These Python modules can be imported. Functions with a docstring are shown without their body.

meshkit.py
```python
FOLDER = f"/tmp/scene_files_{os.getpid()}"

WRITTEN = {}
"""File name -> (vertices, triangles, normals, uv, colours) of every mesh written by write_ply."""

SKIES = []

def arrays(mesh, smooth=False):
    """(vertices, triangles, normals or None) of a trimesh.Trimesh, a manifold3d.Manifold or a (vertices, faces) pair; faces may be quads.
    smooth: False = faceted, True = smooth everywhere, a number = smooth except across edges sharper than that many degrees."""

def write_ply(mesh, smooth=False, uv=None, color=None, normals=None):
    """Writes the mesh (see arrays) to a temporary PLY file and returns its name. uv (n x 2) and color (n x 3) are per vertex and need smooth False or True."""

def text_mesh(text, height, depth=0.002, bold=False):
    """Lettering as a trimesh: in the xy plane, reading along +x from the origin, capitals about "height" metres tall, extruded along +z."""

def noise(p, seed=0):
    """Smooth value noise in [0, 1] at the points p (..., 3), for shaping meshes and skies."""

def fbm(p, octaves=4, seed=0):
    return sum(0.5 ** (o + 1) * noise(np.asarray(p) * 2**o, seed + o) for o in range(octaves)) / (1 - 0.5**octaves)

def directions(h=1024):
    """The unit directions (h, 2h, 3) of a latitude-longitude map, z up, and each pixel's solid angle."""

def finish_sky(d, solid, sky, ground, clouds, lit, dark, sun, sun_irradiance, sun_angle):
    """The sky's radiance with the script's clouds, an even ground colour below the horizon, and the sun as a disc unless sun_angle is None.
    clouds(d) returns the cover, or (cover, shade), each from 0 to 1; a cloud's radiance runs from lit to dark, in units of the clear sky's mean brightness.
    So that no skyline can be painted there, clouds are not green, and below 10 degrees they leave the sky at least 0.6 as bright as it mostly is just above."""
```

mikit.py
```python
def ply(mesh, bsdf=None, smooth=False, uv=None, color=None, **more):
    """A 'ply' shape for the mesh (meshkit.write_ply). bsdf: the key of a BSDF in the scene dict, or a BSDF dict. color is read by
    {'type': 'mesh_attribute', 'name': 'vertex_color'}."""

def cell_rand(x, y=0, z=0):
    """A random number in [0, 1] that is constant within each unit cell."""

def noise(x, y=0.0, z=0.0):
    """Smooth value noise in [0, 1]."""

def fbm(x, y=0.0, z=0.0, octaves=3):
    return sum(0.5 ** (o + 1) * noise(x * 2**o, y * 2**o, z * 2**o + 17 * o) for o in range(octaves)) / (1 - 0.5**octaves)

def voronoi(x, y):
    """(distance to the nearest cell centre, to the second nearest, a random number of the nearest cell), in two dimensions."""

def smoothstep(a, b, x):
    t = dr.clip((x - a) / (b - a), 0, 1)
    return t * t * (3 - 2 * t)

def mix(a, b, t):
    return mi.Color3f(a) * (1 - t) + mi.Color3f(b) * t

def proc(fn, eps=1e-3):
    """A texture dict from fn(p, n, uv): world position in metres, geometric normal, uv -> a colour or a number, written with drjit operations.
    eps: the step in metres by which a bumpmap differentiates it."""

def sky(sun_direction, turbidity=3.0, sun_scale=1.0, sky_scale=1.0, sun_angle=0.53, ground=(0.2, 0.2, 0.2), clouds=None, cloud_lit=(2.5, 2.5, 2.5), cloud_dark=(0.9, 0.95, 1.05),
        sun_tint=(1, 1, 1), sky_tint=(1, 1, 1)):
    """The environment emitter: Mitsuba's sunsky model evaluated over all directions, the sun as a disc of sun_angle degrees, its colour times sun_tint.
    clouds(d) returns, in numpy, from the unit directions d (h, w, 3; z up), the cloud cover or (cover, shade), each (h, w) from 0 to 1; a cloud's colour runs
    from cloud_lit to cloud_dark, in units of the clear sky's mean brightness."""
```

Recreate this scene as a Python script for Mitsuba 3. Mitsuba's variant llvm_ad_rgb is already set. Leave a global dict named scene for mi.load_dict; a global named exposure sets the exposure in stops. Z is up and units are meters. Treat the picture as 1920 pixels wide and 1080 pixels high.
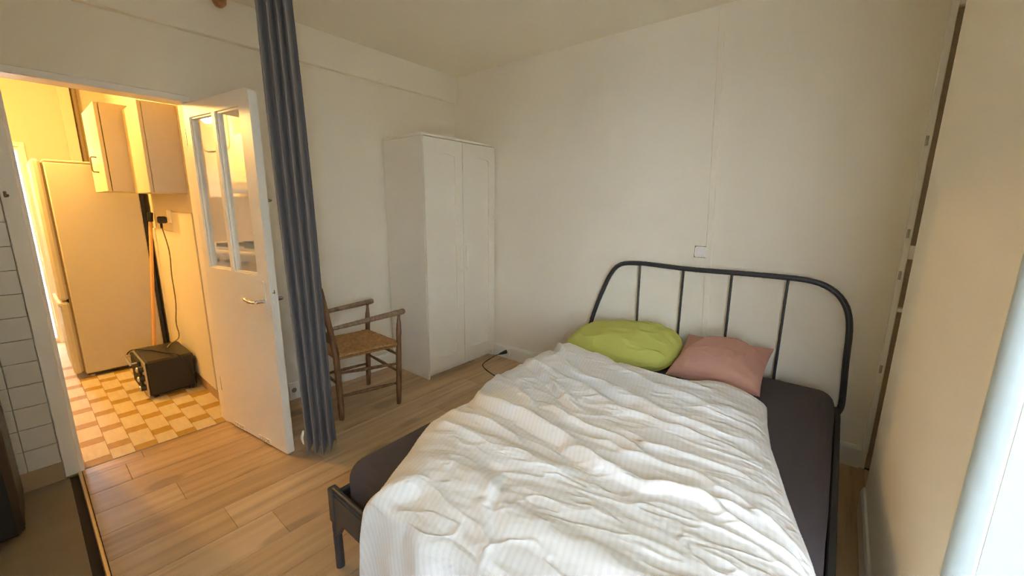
import math, random
import numpy as np, trimesh, manifold3d as m3, mitsuba as mi, drjit as dr
import mikit, meshkit
from shapely.geometry import Polygon, box as sbox
from mikit import proc, fbm, noise, smoothstep, mix, cell_rand

random.seed(7); rng = np.random.default_rng(7)
T = mi.ScalarTransform4f
scene, labels = {'type': 'scene'}, {}
scene = {}

# ------------------------------------------------------------------ camera, sky, exposure
CAM, YAW, PITCH, ROLL, FPX = (2.9333, -2.7438, 1.3803), 0.6819, 0.1981, 0.0105, 756.3
_f = np.array([-math.sin(YAW) * math.cos(PITCH), math.cos(YAW) * math.cos(PITCH), -math.sin(PITCH)])
_r = np.array([math.cos(YAW), math.sin(YAW), 0.0]); _u = np.cross(_r, _f)
_r, _u = math.cos(ROLL) * _r + math.sin(ROLL) * _u, -math.sin(ROLL) * _r + math.cos(ROLL) * _u
_m = np.eye(4); _m[:3, 0], _m[:3, 1], _m[:3, 2], _m[:3, 3] = -_r, _u, _f, CAM
scene['camera'] = {'type': 'perspective', 'fov': 2 * math.degrees(math.atan(960 / FPX)), 'fov_axis': 'x',
                   'near_clip': 0.05, 'far_clip': 100.0, 'to_world': T(_m.tolist())}
exposure = 2.37
SKY = 11.0
scene['sky'] = mikit.sky([0.6, -0.3, 0.7], turbidity=4.0, sun_scale=0.0, sky_scale=SKY, ground=(0.44, 0.43, 0.41),
                         clouds=lambda d: (np.ones(d.shape[:2]), 0.15 * np.ones(d.shape[:2])),
                         cloud_lit=(2.12, 2.48, 2.92), cloud_dark=(1.40, 1.64, 1.95))
LAMP_POWER = (215.0, 122.0, 32.0)

# ------------------------------------------------------------------ materials
def pr(color, rough=0.6, **kw):
    c = color if isinstance(color, dict) else {'type': 'rgb', 'value': list(color)}
    return {'type': 'twosided', 'bsdf': {'type': 'principled', 'base_color': c, 'roughness': rough, **kw}}
def bump(mat, fn, scale=1.0, eps=1e-3):
    return {'type': 'twosided', 'bsdf': {'type': 'bumpmap', 'arbitrary': proc(fn, eps), 'scale': scale, 'bsdf': mat['bsdf']}}
def mat(name, d):
    scene[name] = d; return name

def plaster(base, amp=0.03):
    def fn(p, n, uv):
        v = fbm(p.x * 1.3, p.y * 1.3, p.z * 1.3, 3)
        return mi.Color3f(base) * (1 - amp + 2 * amp * v)
    return fn
def plaster_bump(p, n, uv):
    return fbm(p.x * 9, p.y * 9, p.z * 9, 3) * 0.0016 + noise(p.x * 160, p.y * 160, p.z * 160) * 0.00012
mat('m_wall', bump(pr(proc(plaster((0.80, 0.735, 0.60))), 0.62, specular=0.3), plaster_bump))
mat('m_return_cool_light', bump(pr(proc(plaster((0.41, 0.47, 0.465))), 0.5), lambda p, n, uv: plaster_bump(p, n, uv) * 2.0))  # wall recoloured blue grey: cool daylight put into the colour, glare toned down
mat('m_ceiling', pr(proc(plaster((0.80, 0.74, 0.60))), 0.8, specular=0.2))
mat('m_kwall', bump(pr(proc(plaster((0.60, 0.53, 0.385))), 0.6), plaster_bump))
mat('m_trim', pr((0.78, 0.745, 0.67), 0.4))
mat('m_doorpaint', bump(pr((0.80, 0.76, 0.67), 0.38), lambda p, n, uv: fbm(p.x * 25, p.y * 25, p.z * 8, 2) * 0.0006))
mat('m_wardrobe', pr((0.78, 0.72, 0.60), 0.42))
mat('m_fridge', pr((0.55, 0.515, 0.425), 0.55, specular=0.25))
mat('m_cabinet', pr((0.58, 0.525, 0.395), 0.5))
mat('m_board', pr((0.63, 0.585, 0.47), 0.5))
mat('m_black', pr((0.018, 0.017, 0.016), 0.35))
mat('m_blackmat', pr((0.022, 0.02, 0.018), 0.75))
mat('m_gasket', pr((0.22, 0.17, 0.10), 0.7))
mat('m_dark', pr((0.045, 0.035, 0.028), 0.8))
mat('m_chrome', {'type': 'roughconductor', 'material': 'Cr', 'alpha': 0.12})
mat('m_steel', pr((0.55, 0.53, 0.50), 0.35, metallic=0.9))
mat('m_bedmetal', pr((0.034, 0.035, 0.039), 0.38, specular=0.5))
mat('m_plastic', pr((0.80, 0.76, 0.68), 0.4))
mat('m_glass', {'type': 'thindielectric', 'int_ior': 1.55})
mat('m_ceramic', pr((0.86, 0.85, 0.82), 0.15))
mat('m_tile', pr((0.60, 0.57, 0.49), 0.3))
mat('m_grout', pr((0.26, 0.24, 0.20), 0.9))
mat('m_brownbase', pr(proc(lambda p, n, uv: mix((0.34, 0.22, 0.12), (0.42, 0.29, 0.17), fbm(p.x * 20, p.y * 20, p.z * 20))), 0.6))
mat('m_boilergrey', pr((0.40, 0.37, 0.32), 0.5))
mat('m_gap_shade', pr((0.36, 0.29, 0.21), 0.9)); mat('m_hinge', pr((0.42, 0.38, 0.32), 0.5))
mat('m_brass', pr((0.72, 0.58, 0.36), 0.3, metallic=0.7))

def wood_plank(tone):
    a, b, c = tone
    def fn(p, n, uv):
        k = dr.floor((p.x - 0.100) / 0.1933)
        off = cell_rand(k, 3) * 40
        g = fbm(p.x * 42, p.y * 2.6 + off, off, 4)
        ring = fbm(p.x * 9, p.y * 0.9 + off, 3.0, 3)
        kx, ky = p.x * 5.2, p.y * 1.55 + off
        knot = smoothstep(0.80, 0.93, noise(kx * 1.7, ky * 2.2, 5.0))
        c0 = mix(a, b, smoothstep(0.25, 0.75, g * 0.62 + ring * 0.38))
        return mix(c0, c, knot * 0.55 + 0.28 * smoothstep(0.58, 0.8, g))
    return fn
TONES = [((0.535, 0.375, 0.215), (0.41, 0.272, 0.147), (0.255, 0.165, 0.096)),
         ((0.50, 0.345, 0.197), (0.38, 0.25, 0.135), (0.235, 0.15, 0.087)),
         ((0.61, 0.45, 0.28), (0.47, 0.327, 0.187), (0.30, 0.20, 0.12))]
for i, t in enumerate(TONES):
    mat(f'm_plank{i}', pr(proc(wood_plank(t)), 0.42, specular=0.4))
mat('m_alcovefloor', pr(proc(lambda p, n, uv: mix((0.19, 0.155, 0.11), (0.27, 0.22, 0.155), fbm(p.x * 6, p.y * 3.5, 0.0, 4))), 0.6))
def vinyl(a, b):
    return lambda p, n, uv: mix(a, b, fbm(p.x * 14, p.y * 60, 0.0, 3))
mat('m_vinylcream', pr(proc(vinyl((0.60, 0.52, 0.36), (0.53, 0.43, 0.275))), 0.6, specular=0.25))
mat('m_vinylochre', pr(proc(vinyl((0.42, 0.26, 0.055), (0.36, 0.215, 0.042))), 0.6, specular=0.25))
mat('m_vinylline', pr((0.36, 0.22, 0.08), 0.6))

def turned(dark, light):
    def fn(p, n, uv):
        g = fbm(p.x * 60, p.y * 60, p.z * 7, 3)
        return mix(dark, light, smoothstep(0.3, 0.75, g))
    return fn
mat('m_chairwood', pr(proc(turned((0.12, 0.056, 0.024), (0.235, 0.125, 0.06))), 0.42))
mat('m_armwood', pr(proc(turned((0.19, 0.12, 0.068), (0.31, 0.21, 0.13))), 0.55))
mat('m_rush', pr(proc(lambda p, n, uv: mix((0.25, 0.12, 0.038), (0.46, 0.25, 0.09), fbm(p.x * 90, p.y * 90, p.z * 40, 3))), 0.65))
mat('m_polewood', pr(proc(turned((0.30, 0.13, 0.045), (0.44, 0.22, 0.09))), 0.4))
mat('m_broomwood', pr((0.72, 0.40, 0.16), 0.5))
def weave(p, n, uv):
    return noise(p.x * 420, p.y * 420, p.z * 420) * 0.00035
mat('m_curtain', bump(pr(proc(lambda p, n, uv: mix((0.185, 0.172, 0.170), (0.235, 0.218, 0.214), noise(p.x * 300, p.y * 300, p.z * 300))), 0.9, sheen=0.35), weave))
mat('m_sheet', bump(pr((0.058, 0.048, 0.052), 0.85, sheen=0.3), lambda p, n, uv: fbm(p.x * 5, p.y * 5, p.z * 5, 3) * 0.004))
SA = math.radians(14)
def stripes(p, n, uv):
    w = (uv.x * 1.0) / 0.0185
    t = w - dr.floor(w)
    s = smoothstep(0.05, 0.13, t) * (1 - smoothstep(0.5, 0.58, t))
    return mix((0.71, 0.71, 0.70), (0.672, 0.672, 0.664), s)
def duvet_bump(p, n, uv):
    q = fbm(uv.x * 14, uv.y * 26, 0.0, 4)
    r = 1 - dr.abs(2 * fbm(uv.x * 7 + 3, uv.y * 19, 4.0, 3) - 1)
    return q * 0.0016 + dr.power(r, 7) * 0.0045
mat('m_duvet', bump(pr(proc(stripes), 0.55, sheen=0.25), duvet_bump, eps=2e-3))
def soft_bump(p, n, uv):
    r = 1 - dr.abs(2 * fbm(p.x * 11, p.y * 11, p.z * 11, 3) - 1)
    return dr.power(r, 4) * 0.004
mat('m_green', bump(pr((0.44, 0.455, 0.10), 0.85, sheen=0.2), soft_bump, eps=2e-3))
mat('m_pink', bump(pr((0.46, 0.245, 0.185), 0.85, sheen=0.2), soft_bump, eps=2e-3))

# ------------------------------------------------------------------ helpers
def free(key):
    if key not in scene and key not in labels: return key
    i = 1
    while f'{key}_{i:03d}' in scene or f'{key}_{i:03d}' in labels: i += 1
    return f'{key}_{i:03d}'
def thing(name, label, cat, group=None):
    k = free(name); labels[k] = {'label': label, 'category': cat}
    if group: labels[k]['group'] = group
    return k
def put(name, mesh, m, parent=None, smooth=30, label=None, uv=None, **more):
    k = free(parent + '__' + name if parent else name)
    d = mesh if isinstance(mesh, dict) else mikit.ply(mesh, m, smooth=smooth, uv=uv, **more)
    scene[k] = d
    if label: labels[k] = {'label': label}
    return k
def single(name, mesh, m, label, cat, group=None, **kw):
    k = put(name, mesh, m, **kw); labels[k] = {'label': label, 'category': cat}
    if group: labels[k]['group'] = group
    return k
def struct(name, mesh, m, label=None, **kw):
    k = put(name, mesh, m, **kw); labels[k] = {'kind': 'structure', **({'label': label} if label else {})}
    return k
def bx(x0, x1, y0, y1, z0, z1, c=0.0):
    """a box, its edges chamfered by c"""
    x0, x1 = min(x0, x1), max(x0, x1); y0, y1 = min(y0, y1), max(y0, y1); z0, z1 = min(z0, z1), max(z0, z1)
    if c <= 0:
        b = trimesh.creation.box((x1 - x0, y1 - y0, z1 - z0)); b.apply_translation(((x0 + x1) / 2, (y0 + y1) / 2, (z0 + z1) / 2)); return b
    pts = []
    for X, sx in ((x0, 1), (x1, -1)):
        for Y, sy in ((y0, 1), (y1, -1)):
            for Z, sz in ((z0, 1), (z1, -1)):
                pts += [(X, Y + sy * c, Z + sz * c), (X + sx * c, Y, Z + sz * c), (X + sx * c, Y + sy * c, Z)]
    return trimesh.convex.convex_hull(np.array(pts))
def cat_(*ms): return trimesh.util.concatenate(list(ms))
def tube(pts, rad, n=14, caps=True, smoothpath=0, dome=True):
    pts = np.asarray(pts, float); rad = np.broadcast_to(np.asarray(rad, float), (len(pts),)).copy()
    if smoothpath:
        from scipy.interpolate import CubicSpline
        s = np.r_[0, np.cumsum(np.linalg.norm(np.diff(pts, axis=0), axis=1))]
        q = np.linspace(0, s[-1], smoothpath)
        rad = np.interp(q, s, rad); pts = CubicSpline(s, pts)(q)
    t = np.gradient(pts, axis=0); t /= np.linalg.norm(t, axis=1, keepdims=True)
    a = np.cross(t[0], [0, 0, 1.0]);
    if np.linalg.norm(a) < 1e-3: a = np.cross(t[0], [1.0, 0, 0])
    a /= np.linalg.norm(a); V = []
    ang = np.arange(n) * 2 * np.pi / n
    for i in range(len(pts)):
        a = a - t[i] * (a @ t[i]); a /= np.linalg.norm(a); b = np.cross(t[i], a)
        V.append(pts[i] + rad[i] * (np.cos(ang)[:, None] * a + np.sin(ang)[:, None] * b))
    V = np.vstack(V); F = []; i = np.arange(n); j = (i + 1) % n
    for k in range(len(pts) - 1):
        F += [np.stack([k * n + i, k * n + j, (k + 1) * n + j], 1), np.stack([k * n + i, (k + 1) * n + j, (k + 1) * n + i], 1)]
    c0, c1 = len(V), len(V) + 1
    V = np.vstack([V, pts[0] - t[0] * rad[0] * (0.3 if dome else 0), pts[-1] + t[-1] * rad[-1] * (0.3 if dome else 0)])
    F += [np.stack([j, i, i * 0 + c0], 1), np.stack([(len(pts) - 1) * n + i, (len(pts) - 1) * n + j, i * 0 + c1], 1)]
    return trimesh.Trimesh(V, np.vstack(F), process=False)
def bar(p, q, r, n=12): return tube([p, q], [r, r], n)
def arc(c, r, a0, a1, n, plane='xz', const=0.0):
    a = np.radians(np.linspace(a0, a1, n)); u, v = c[0] + r * np.cos(a), c[1] + r * np.sin(a)
    return [(x, const, z) if plane == 'xz' else (x, z, const) for x, z in zip(u, v)]
def grid_mesh(P, flip=False):
    h, w = P.shape[:2]; i = np.arange(h * w).reshape(h, w)
    q = np.stack([i[:-1, :-1], i[:-1, 1:], i[1:, 1:], i[1:, :-1]], -1).reshape(-1, 4)
    if flip: q = q[:, ::-1]
    return trimesh.Trimesh(P.reshape(-1, 3), np.vstack([q[:, [0, 1, 2]], q[:, [0, 2, 3]]]), process=False)
def frame_ring(u0, u1, v0, v1, du, dv):
    return sbox(u0, v0, u1, v1).difference(sbox(u0 + du, v0 + dv, u1 - du, v1 - dv))
def place(mesh, M): mesh = mesh.copy(); mesh.apply_transform(M); return mesh
def axes(o, u, v, w):
    M = np.eye(4); M[:3, 0], M[:3, 1], M[:3, 2], M[:3, 3] = u, v, w, o; return M

H = 2.524            # ceiling
KX, KL, KR = -3.0, -3.70, -1.985   # kitchen: back wall, left wall, right wall
YD = -4.3            # far end of the alcove
YP, XP = -3.10, 1.05  # wall just behind the camera, its free end at the alcove
XC, YN, XW, YW = 3.17, -1.72, 4.40, -3.10     # right wall, its corner at the bay, end wall of the bay, window wall behind the camera

# ------------------------------------------------------------------ the setting: bedroom
struct('floor', cat_(bx(0, 3.29, -2.70, 0.10, -0.06, -0.0082), bx(3.27, XW, -2.70, -1.70, -0.06, -0.0082)), 'm_dark', 'oak laminate floor of long planks')
PW, X0 = 0.1933, 0.100
joints = {0: [-2.543, -1.30], 2: [-2.408, -1.16], 4: [-2.313, -1.05]}
known_tone = {(2, 0): 2, (4, 1): 2, (2, 1): 0, (4, 0): 0, (0, 0): 1, (0, 1): 0, (1, 0): 1, (3, 0): 0}
for k in range(-1, 23):
    xa, xb = max(0.0, X0 + k * PW), min(XW, X0 + (k + 1) * PW)
    if xb - xa < 0.02: continue
    js = joints.get(k, [-2.70 + ((0.37 * k + 0.55) % 1.0) * 1.3 + j * 1.26 for j in range(3)])
    if xa > 3.22: continue
    ys = [-2.698] + [j for j in js if -2.6 < j < -0.1] + [-0.0]
    for q in range(len(ys) - 1):
        tone = known_tone.get((k, q), (k * 5 + q * 3 + k * k) % 2 if (k + 2 * q) % 5 else 2)
        put('plank', bx(xa + 0.0006, xb - 0.0006, ys[q] + 0.0006, ys[q + 1] - 0.0006, -0.008, 0.0, 0.0009), f'm_plank{tone}', 'floor', smooth=False)
struct('floor_alcove', bx(-0.1, XW, YD, -2.744, -0.06, -0.012), 'm_alcovefloor', 'dark worn floor of the alcove beside the kitchen door')
struct('trim_1', bx(-0.03, XW, -2.744, -2.7135, -0.06, -0.018), 'm_dark')
put('edge_strip', bx(0.012, XW - 0.02, -2.7135, -2.700, -0.03, 0.006, 0.003), 'm_brass', 'trim_1', label='thin light metal strip along the end of the laminate')
struct('floor_kitchen', bx(KX, -0.002, KL, KR, -0.06, -0.0042), 'm_vinylline', 'kitchen floor of cream and ochre tiles')
cols = [-2.79, -2.683, -2.58, -2.484, -2.386, -2.292, -2.20, -2.096, KR]
ply_cache = {}
def ktile(x0, x1, y0, y1, m):
    put('tile', bx(x0 + 0.0012, x1 - 0.0012, y0 + 0.0012, y1 - 0.0012, -0.004, 0.0, 0.0008), m, 'floor_kitchen', smooth=False)
for c in range(8):
    off = -0.43 if c % 2 == 0 else -0.57        # column c starts an ochre tile here, every 0.281
    if c == 0: off = -0.50
    for k in range(-7, 3):
        a = off + k * 0.281
        for (p, q, m) in ((a - 0.078, a, 'm_vinylochre'), (a, a + 0.203, 'm_vinylcream')):
            p, q = max(p, -2.2), min(q, -0.012)
            if q - p > 0.012: ktile(p, q, cols[c], cols[c + 1], m)
put('tile_field', bx(KX, -2.2, KL, KR, -0.0042, -0.0005), 'm_vinylcream', 'floor_kitchen')
put('tile_field', bx(-2.2, -0.002, KL, -2.79, -0.0042, -0.0005), 'm_vinylcream', 'floor_kitchen')
put('threshold', bx(-0.012, 0.0, -2.70, -2.05, -0.06, 0.001), 'm_gasket', 'floor_kitchen')

DY0, DY1, DZ = -2.70, -2.048, 1.932       # doorway in the left wall
def wall_with_hole(x0, x1, y0, y1, z1, holes):
    s = sbox(y0, 0, y1, z1)
    for h in holes: s = s.difference(sbox(*h))
    e = trimesh.creation.extrude_polygon(s, x1 - x0, engine='earcut')
    return place(e, axes((x0, 0, 0), (0, 1, 0), (0, 0, 1), (1, 0, 0)))
struct('wall_left', wall_with_hole(-0.10, 0.0, YD, 0.1, H, [(DY0, -0.1, DY1, DZ)]), 'm_wall', smooth=False)
struct('trim_2', bx(0.0, 0.04, YD, 0.0, 2.302, H + 0.01, 0.004), 'm_wall', 'shallow plastered beam along the top of the left wall')
struct('wall_far', bx(-0.1, 3.192, 0.0, 0.1, 0, H), 'm_wall', 'long plain wall behind the bed')
struct('ceiling', bx(-0.1, XW + 0.1, YD - 0.1, 0.1, H, H + 0.08), 'm_ceiling')
struct('wall_bay_end', bx(XW, XW + 0.1, YW - 0.1, YN + 0.03, 0, H), 'm_wall')
struct('wall_alcove_side', bx(XP, XP + 0.1, YD, YP - 0.12, 0, H), 'm_wall')
struct('wall_alcove', bx(-0.1, XP, YD - 0.1, YD, 0, H), 'm_wall')
# right wall: old panelled strip beside the corner, a dark board in place of the shaded gap, then the plain face up to the window bay
struct('wall_right', bx(3.26, 3.30, -0.45, 0.16, 0, H), 'm_wall', 'narrow recess in the corner right of the headboard', smooth=False)
put('gap', bx(3.192, 3.265, 0.035, 0.16, -0.05, H), 'm_gap_shade', 'wall_right')  # solid board, its brown colour imitates the shade inside the slit
put('corner_strip', bx(3.168, 3.193, -0.020, 0.0, 0.10, 2.30, 0.003), 'm_trim', 'wall_right', smooth=False)
for z0, z1 in ((1.15, 1.215), (0.885, 0.905), (2.26, H)):
    put('rail', bx(3.192, 3.26, -0.012, 0.03, z0, z1, 0.003), 'm_trim', 'wall_right', smooth=False)
for z in (1.70, 1.275, 1.07, 0.58):
    put('hinge', cat_(bx(3.171, 3.183, -0.0235, -0.019, z - 0.022, z + 0.022, 0.002), bar((3.177, -0.024, z - 0.02), (3.177, -0.024, z + 0.02), 0.0035, 8)), 'm_hinge', 'wall_right')
struct('wall_bay', cat_(bx(XC, XC + 0.14, YN + 0.03, -0.425, 0, H, 0.004), bx(XC + 0.14, XW + 0.12, YN + 0.03, YN + 0.16, 0, H),
       bx(XC + 0.03, XC + 0.14, YN + 0.002, YN + 0.03, 0, H)), 'm_wall', 'plain wall between the corner and the window bay', smooth=False)
struct('wall_bay_return', bx(XC + 0.035, XW + 0.12, YN, YN + 0.03, 0, H), 'm_return_cool_light', 'wall face, cool daylight painted into its blue grey colour, turned to the window at the right edge of the photo', smooth=False)
tb = [(XC + 0.03 - 0.03 * math.sin(a), YN + 0.03 - 0.03 * math.cos(a)) for a in np.linspace(0, math.pi / 2, 8)]
edge = trimesh.creation.extrude_polygon(Polygon(tb + [(XC + 0.03, YN + 0.03)]), H, engine='earcut')
put('rounded_corner', edge, 'm_return_cool_light', 'wall_bay_return', smooth=50)
# window wall of the bay (behind and right of the camera): an open window onto the overcast sky
WA0, WA1, WZ0, WZ1 = 3.16, 4.34, 0.40, 2.30
ww = trimesh.creation.extrude_polygon(sbox(XP, 0, XW + 0.1, H).difference(sbox(WA0, WZ0, WA1, WZ1)), 0.12, engine='earcut')
struct('wall_near', place(ww, axes((0, YW, 0), (1, 0, 0), (0, 0, 1), (0, -1, 0))), 'm_wall', smooth=False)
fr = place(trimesh.creation.extrude_polygon(frame_ring(WA0, WA1, WZ0, WZ1, 0.05, 0.05), 0.06, engine='earcut'), axes((0, YW - 0.04, 0), (1, 0, 0), (0, 0, 1), (0, -1, 0)))
struct('window_1', cat_(fr, bx(3.735, 3.765, YW - 0.09, YW - 0.05, WZ0 + 0.05, WZ1 - 0.05)), 'm_trim', 'white frame of the tall window behind the camera', smooth=False)

# baseboards
bd = [(0, 0), (0.014, 0), (0.014, 0.105), (0.008, 0.122), (0, 0.125)]
def baseboard(name, o, along, out, length):
    e = trimesh.creation.extrude_polygon(Polygon(bd), length, engine='earcut')
    struct(name, place(e, axes(o, out, (0, 0, 1), along)), 'm_trim', smooth=False)
baseboard('baseboard_far', (3.168, 0, 0), (-1, 0, 0), (0, -1, 0), 3.168)
baseboard('baseboard_left', (0, -2.045, 0), (0, 1, 0), (1, 0, 0), 2.045)
baseboard('baseboard_right', (XC, YN + 0.03, 0), (0, 1, 0), (-1, 0, 0), -YN - 0.455)

# casing round the kitchen doorway and the tiled wall left of it
struct('door_1', cat_(bx(-0.10, 0.016, -2.757, DY0, 0.0, DZ + 0.035, 0.003), bx(-0.102, 0.014, DY0, DY1 + 0.03, DZ, DZ + 0.035, 0.003)), 'm_trim', 'white painted casing of the kitchen doorway', smooth=False)
put('lining', bx(-0.10, 0.006, DY0, DY0 + 0.012, 0, DZ), 'm_trim', 'door_1')
put('lining', bx(-0.10, 0.0, DY1, DY1 + 0.02, 0, DZ), 'm_trim', 'door_1')
put('hook', cat_(bar((0.0155, -2.735, 1.41), (0.026, -2.735, 1.405), 0.004, 8), bar((0.018, -2.742, 1.425), (0.019, -2.742, 1.40), 0.005, 8)), 'm_gasket', 'door_1')
put('tile_backing', bx(0.0, 0.004, -3.65, -2.757, 0.085, 1.44), 'm_grout', 'wall_left')
for r in range(12):
    for c in range(8):
        y1 = -2.7575 - c * 0.1115
        put('tile', bx(0.0035, 0.0105, y1 - 0.1115 + 0.0012, y1 - 0.0012, 0.086 + r * 0.1095 + 0.0012, 0.086 + (r + 1) * 0.1095 - 0.0012, 0.0016), 'm_tile', 'wall_left', smooth=False)
put('plinth', bx(0.0, 0.006, YD, -2.757, -0.012, 0.085), 'm_brownbase', 'wall_left')

# ------------------------------------------------------------------ the setting: kitchen
BDY0, BDY1, BDZ = -2.86, -2.603, 1.875     # glazed back door
struct('wall_kitchen_back', wall_with_hole(KX - 0.1, KX, KL - 0.1, KR + 0.1, H, [(BDY0, 0.02, BDY1, BDZ)]), 'm_kwall', smooth=False)
struct('wall_kitchen_right', bx(KX, -0.10, KR, KR + 0.09, 0, H), 'm_kwall')
struct('wall_kitchen_left', bx(KX, -0.10, KL - 0.1, KL, 0, H), 'm_kwall')
struct('ceiling_kitchen', bx(KX - 0.1, -0.1, KL - 0.1, KR + 0.1, H, H + 0.08), 'm_kwall')
struct('wall_kitchen_front', wall_with_hole(-0.112, -0.10, KL, KR, H, [(DY0, -0.1, DY1 + 0.02, DZ)]), 'm_kwall', smooth=False)
# brown painted foot of the right kitchen wall, ragged upper edge
xs = np.linspace(-1.5, -0.10, 90)
top = 0.085 + 0.012 * (meshkit.noise(np.stack([xs * 22, xs * 0, xs * 0], -1)) - 0.5) + 0.012 * (meshkit.noise(np.stack([xs * 60, xs * 0 + 4, xs * 0], -1)) - 0.5)
e = trimesh.creation.extrude_polygon(Polygon([(-1.5, 0)] + [(-0.10, 0)] + list(zip(xs[::-1], top[::-1]))), 0.004, engine='earcut')
struct('baseboard_kitchen', place(e, axes((0, KR, 0), (1, 0, 0), (0, 0, 1), (0, -1, 0))), 'm_brownbase', smooth=False)
struct('trim_3', bx(KX, KX + 0.10, -2.291, -2.215, 0, H, 0.003), 'm_cabinet', 'boxed vertical pipe duct on the kitchen back wall', smooth=False)
put('pipe', bar((KX + 0.05, -2.19, 0), (KX + 0.05, -2.19, H), 0.022, 16), 'm_gasket', 'trim_3')
struct('door_2', cat_(place(trimesh.creation.extrude_polygon(frame_ring(BDY0, BDY1, 0.02, BDZ, 0.014, 0.03), 0.06, engine='earcut'), axes((KX - 0.08, 0, 0), (0, 1, 0), (0, 0, 1), (1, 0, 0))),
       bx(KX, KX + 0.014, BDY1, BDY1 + 0.04, 0, BDZ + 0.04, 0.003), bx(KX, KX + 0.014, BDY0 - 0.04, BDY1, BDZ, BDZ + 0.04, 0.003)), 'm_trim', 'glazed door at the back of the kitchen', smooth=False)
put('rail', bx(KX - 0.07, KX - 0.03, BDY0 + 0.03, BDY1 - 0.03, 0.60, 0.66, 0.004), 'm_trim', 'door_2')
put('rail', bx(KX - 0.07, KX - 0.03, BDY0 + 0.03, BDY1 - 0.03, 1.19, 1.205, 0.003), 'm_gasket', 'door_2')
put('lower_panel', bx(KX - 0.062, KX - 0.04, BDY0 + 0.03, BDY1 - 0.03, 0.05, 0.12, 0.003), 'm_trim', 'door_2')
put('pane', bx(KX - 0.052, KX - 0.05, BDY0 + 0.03, BDY1 - 0.03, 1.205, BDZ - 0.03), 'm_glass', 'door_2')
put('pane', bx(KX - 0.052, KX - 0.05, BDY0 + 0.03, BDY1 - 0.03, 0.66, 1.19), 'm_glass', 'door_2')
put('pane', bx(KX - 0.052, KX - 0.05, BDY0 + 0.03, BDY1 - 0.03, 0.12, 0.60), 'm_glass', 'door_2')
struct('balcony', cat_(bx(KX - 1.2, KX - 0.1, -4.2, -1.6, -0.1, -0.02), bx(KX - 1.25, KX - 1.15, -4.2, -1.6, -0.1, 0.35)), 'm_ceramic', 'pale balcony added outside the kitchen back door to brighten its lower pane', smooth=False)  # added outdoors, its pale surface makes the lower door pane bright
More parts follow.
